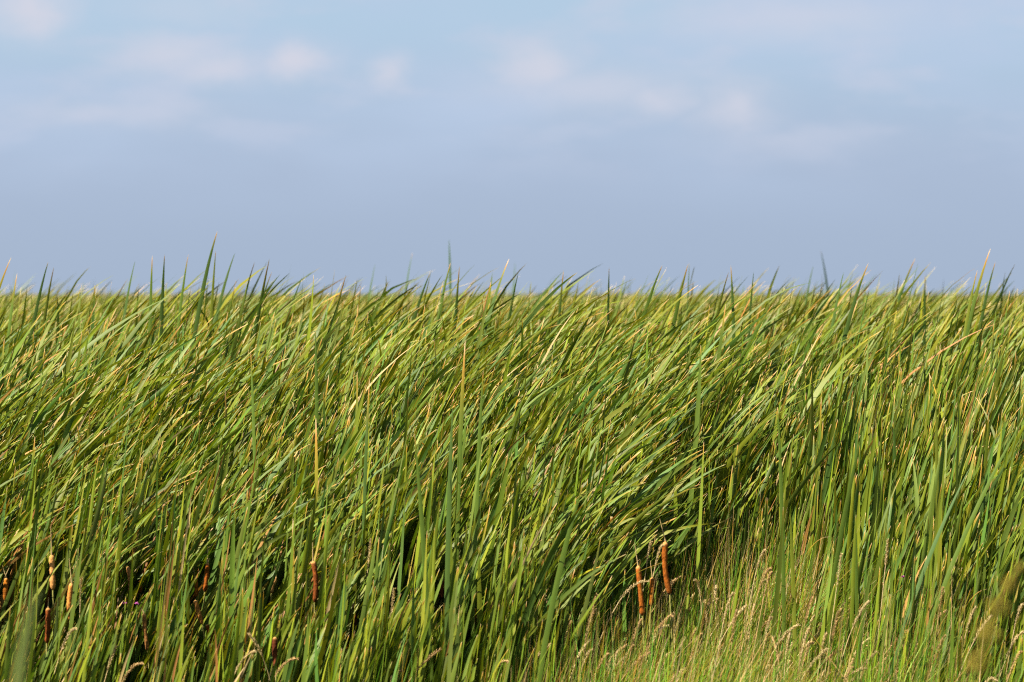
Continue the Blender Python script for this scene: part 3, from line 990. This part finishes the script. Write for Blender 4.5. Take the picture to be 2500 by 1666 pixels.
templates = []
for k in range(10):
    h = rng.uniform(.80, 1.05)
    run = rng.uniform(.05, .34)
    templates.append(stalk_meshes((0, 0, 0), (run * .2, rng.normal(0, .02), h * .85), (run, rng.normal(0, .04), h + rng.uniform(-.06, .06)),
                                  rng.uniform(.08, .13), rng.uniform(.0055, .0085), (PINK, PALE)[k % 2] * rng.uniform(.85, 1.05), 900 + k))
placed = 0
while placed < 230:
    D = rng.uniform(13.3, 16.8)
    pxx = (rng.uniform(1360, 2060) if placed % 5 else rng.uniform(1320, 2250)) if placed < 180 else rng.uniform(20, 1300)
    if placed < 180 and D > edge(pxx) + .5:
        continue
    st, hd = templates[placed % 10]
    gap = placed < 180
    e = empty('grass_stalk', ((pxx - CX) / FPX * D, D, 0),
              label='straw-coloured grass stalk among others in the grassy gap at lower right' if gap else 'straw-coloured grass stalk half hidden between cattail stems at lower left',
              cat='grass stalk', group='loose seed stalks in the grassy gap' if gap else 'loose seed stalks under the cattails')
    e.rotation_euler = (rng.normal(0, .10), rng.normal(.06, .13), rng.normal(0, .9))
    s = rng.uniform(.78, 1.14)
    e.scale = (s, s, s)
    link('stem', st, e)
    link('seed_head', hd, e)
    placed += 1


# ------------------------------------------------------------------ pink flowers
def petal_material():
    m = bpy.data.materials.new('magenta_petal')
    m.use_nodes = True
    p = m.node_tree.nodes['Principled BSDF']
    n = m.node_tree.nodes.new('ShaderNodeTexNoise')
    n.inputs['Scale'].default_value = 300
    r = m.node_tree.nodes.new('ShaderNodeValToRGB')
    r.color_ramp.elements[0].color = (.32, .05, .25, 1)
    r.color_ramp.elements[1].color = (.55, .14, .42, 1)
    m.node_tree.links.new(n.outputs[0], r.inputs[0])
    m.node_tree.links.new(r.outputs[0], p.inputs['Base Color'])
    p.inputs['Roughness'].default_value = .6
    return m


M_PETAL = petal_material()
for (fx, fy, D, lab) in [(304, 1475, 13.7, 'magenta wildflower, left of a tiny pair low in the left quarter'),
                         (333, 1476, 13.7, 'magenta wildflower, right of a tiny pair low in the left quarter'),
                         (2206, 1410, 13.9, 'tiny purple wildflower between blades in the right-hand stand')]:
    a = at(fx, fy, D)
    base = np.array([a[0] - .03, D, 0])
    e = empty('wildflower', base, label=lab, cat='flower', group='magenta wildflowers among the cattails')
    t = np.linspace(0, 1, 8)
    V, F, C, UV = tube(lerp(base, a, t) - base, np.full(8, .0016), np.repeat([[.08, .14, .03]], 8, 0), 5)
    link('stem', mesh_from('stem', V, F, C, M_GRASS, UV), e)
    Vs, Fs = [], []
    for k in range(26):
        dv = rng.normal(0, 1, 3)
        dv[2] = abs(dv[2]) * .8
        dv /= np.linalg.norm(dv)
        sd = np.cross(dv, rng.normal(0, 1, 3))
        sd /= np.linalg.norm(sd)
        o = a - base
        b0 = len(Vs) * 4
        Vs.append(np.array([o, o + dv * .005 + sd * .0024, o + dv * .009, o + dv * .005 - sd * .0024]))
        Fs.append([b0, b0 + 1, b0 + 2, b0 + 3])
    V = np.concatenate(Vs)
    link('petals', mesh_from('petals', V, np.array(Fs), np.full((len(V), 3), .3), M_PETAL, V[:, :2]), e)

# ------------------------------------------------------------------ near, out of focus
D = 5.9
a, b = at(2492, 1385, D), at(2290, 1690, D)
base = np.array([b[0] - .22, D, 0.0])
e = empty('grass_plume', base, label='blurred olive-brown grass plume close to the camera in the bottom right corner', cat='grass plume')
t = np.linspace(0, 1, 14)
mid = b + np.array([-.04, 0, -.05])
cv = lambda q: ((1 - q) ** 2)[:, None] * base + (2 * q * (1 - q))[:, None] * mid + (q * q)[:, None] * a
V, F, C, UV = tube(cv(t) - base, np.interp(t, [0, 1], [.003, .001]), np.repeat([[.18, .17, .04]], 14, 0), 6)
link('stem', mesh_from('stem', V, F, C, M_DRY, UV), e)
Vs, Fs, Cs = [], [], []
qs = np.linspace(.78, 1.0, 160)
P = cv(qs) - base
dirs = np.gradient(P, axis=0)
dirs /= np.linalg.norm(dirs, axis=1, keepdims=True)
for i in range(160):
    env = .020 * np.interp(i / 159, [0, .15, .5, 1], [.8, 1.0, .75, .2]) * (1 + .75 * math.sin(i * .17)) * (.55 + .9 * ((i * 7919) % 13) / 13)
    for q in range(4 + int(7 * (math.sin(i * .17) > -.2))):
        rd = rng.normal(0, 1, 3)
        rd -= rd.dot(dirs[i]) * dirs[i]
        rd /= np.linalg.norm(rd)
        o = P[i] + rd * env * rng.random() ** .7
        dv = dirs[i] * .9 + rd * .4
        ln = rng.uniform(.005, .010)
        sd = np.cross(dv, rd) * rng.uniform(.0010, .0020)
        b0 = len(Vs) * 4
        Vs.append(np.array([o, o + dv * ln * .5 + sd, o + dv * ln, o + dv * ln * .5 - sd]))
        Fs.append([b0, b0 + 1, b0 + 2, b0 + 3])
        Cs.append(np.repeat((np.array([.16, .13, .017]) * rng.uniform(.5, 1.6))[None], 4, 0))
V = np.concatenate(Vs)
link('plume', mesh_from('plume', V, np.array(Fs), np.concatenate(Cs), M_DRY, V[:, :2]), e)

D = 5.0
base = np.array([at(-60, 1700, D)[0] - .05, D, 0.0])
e = empty('arching_grass', base, label='blurred green blade of grass close to the camera at the lower left edge', cat='grass')
leaf_obj(e, base, base, at(-30, 1590, D) + np.array([0, 0, .01]), at(104, 1430, D), .018, (.20, .25, .07), .0, phi=.2, twist=.2)
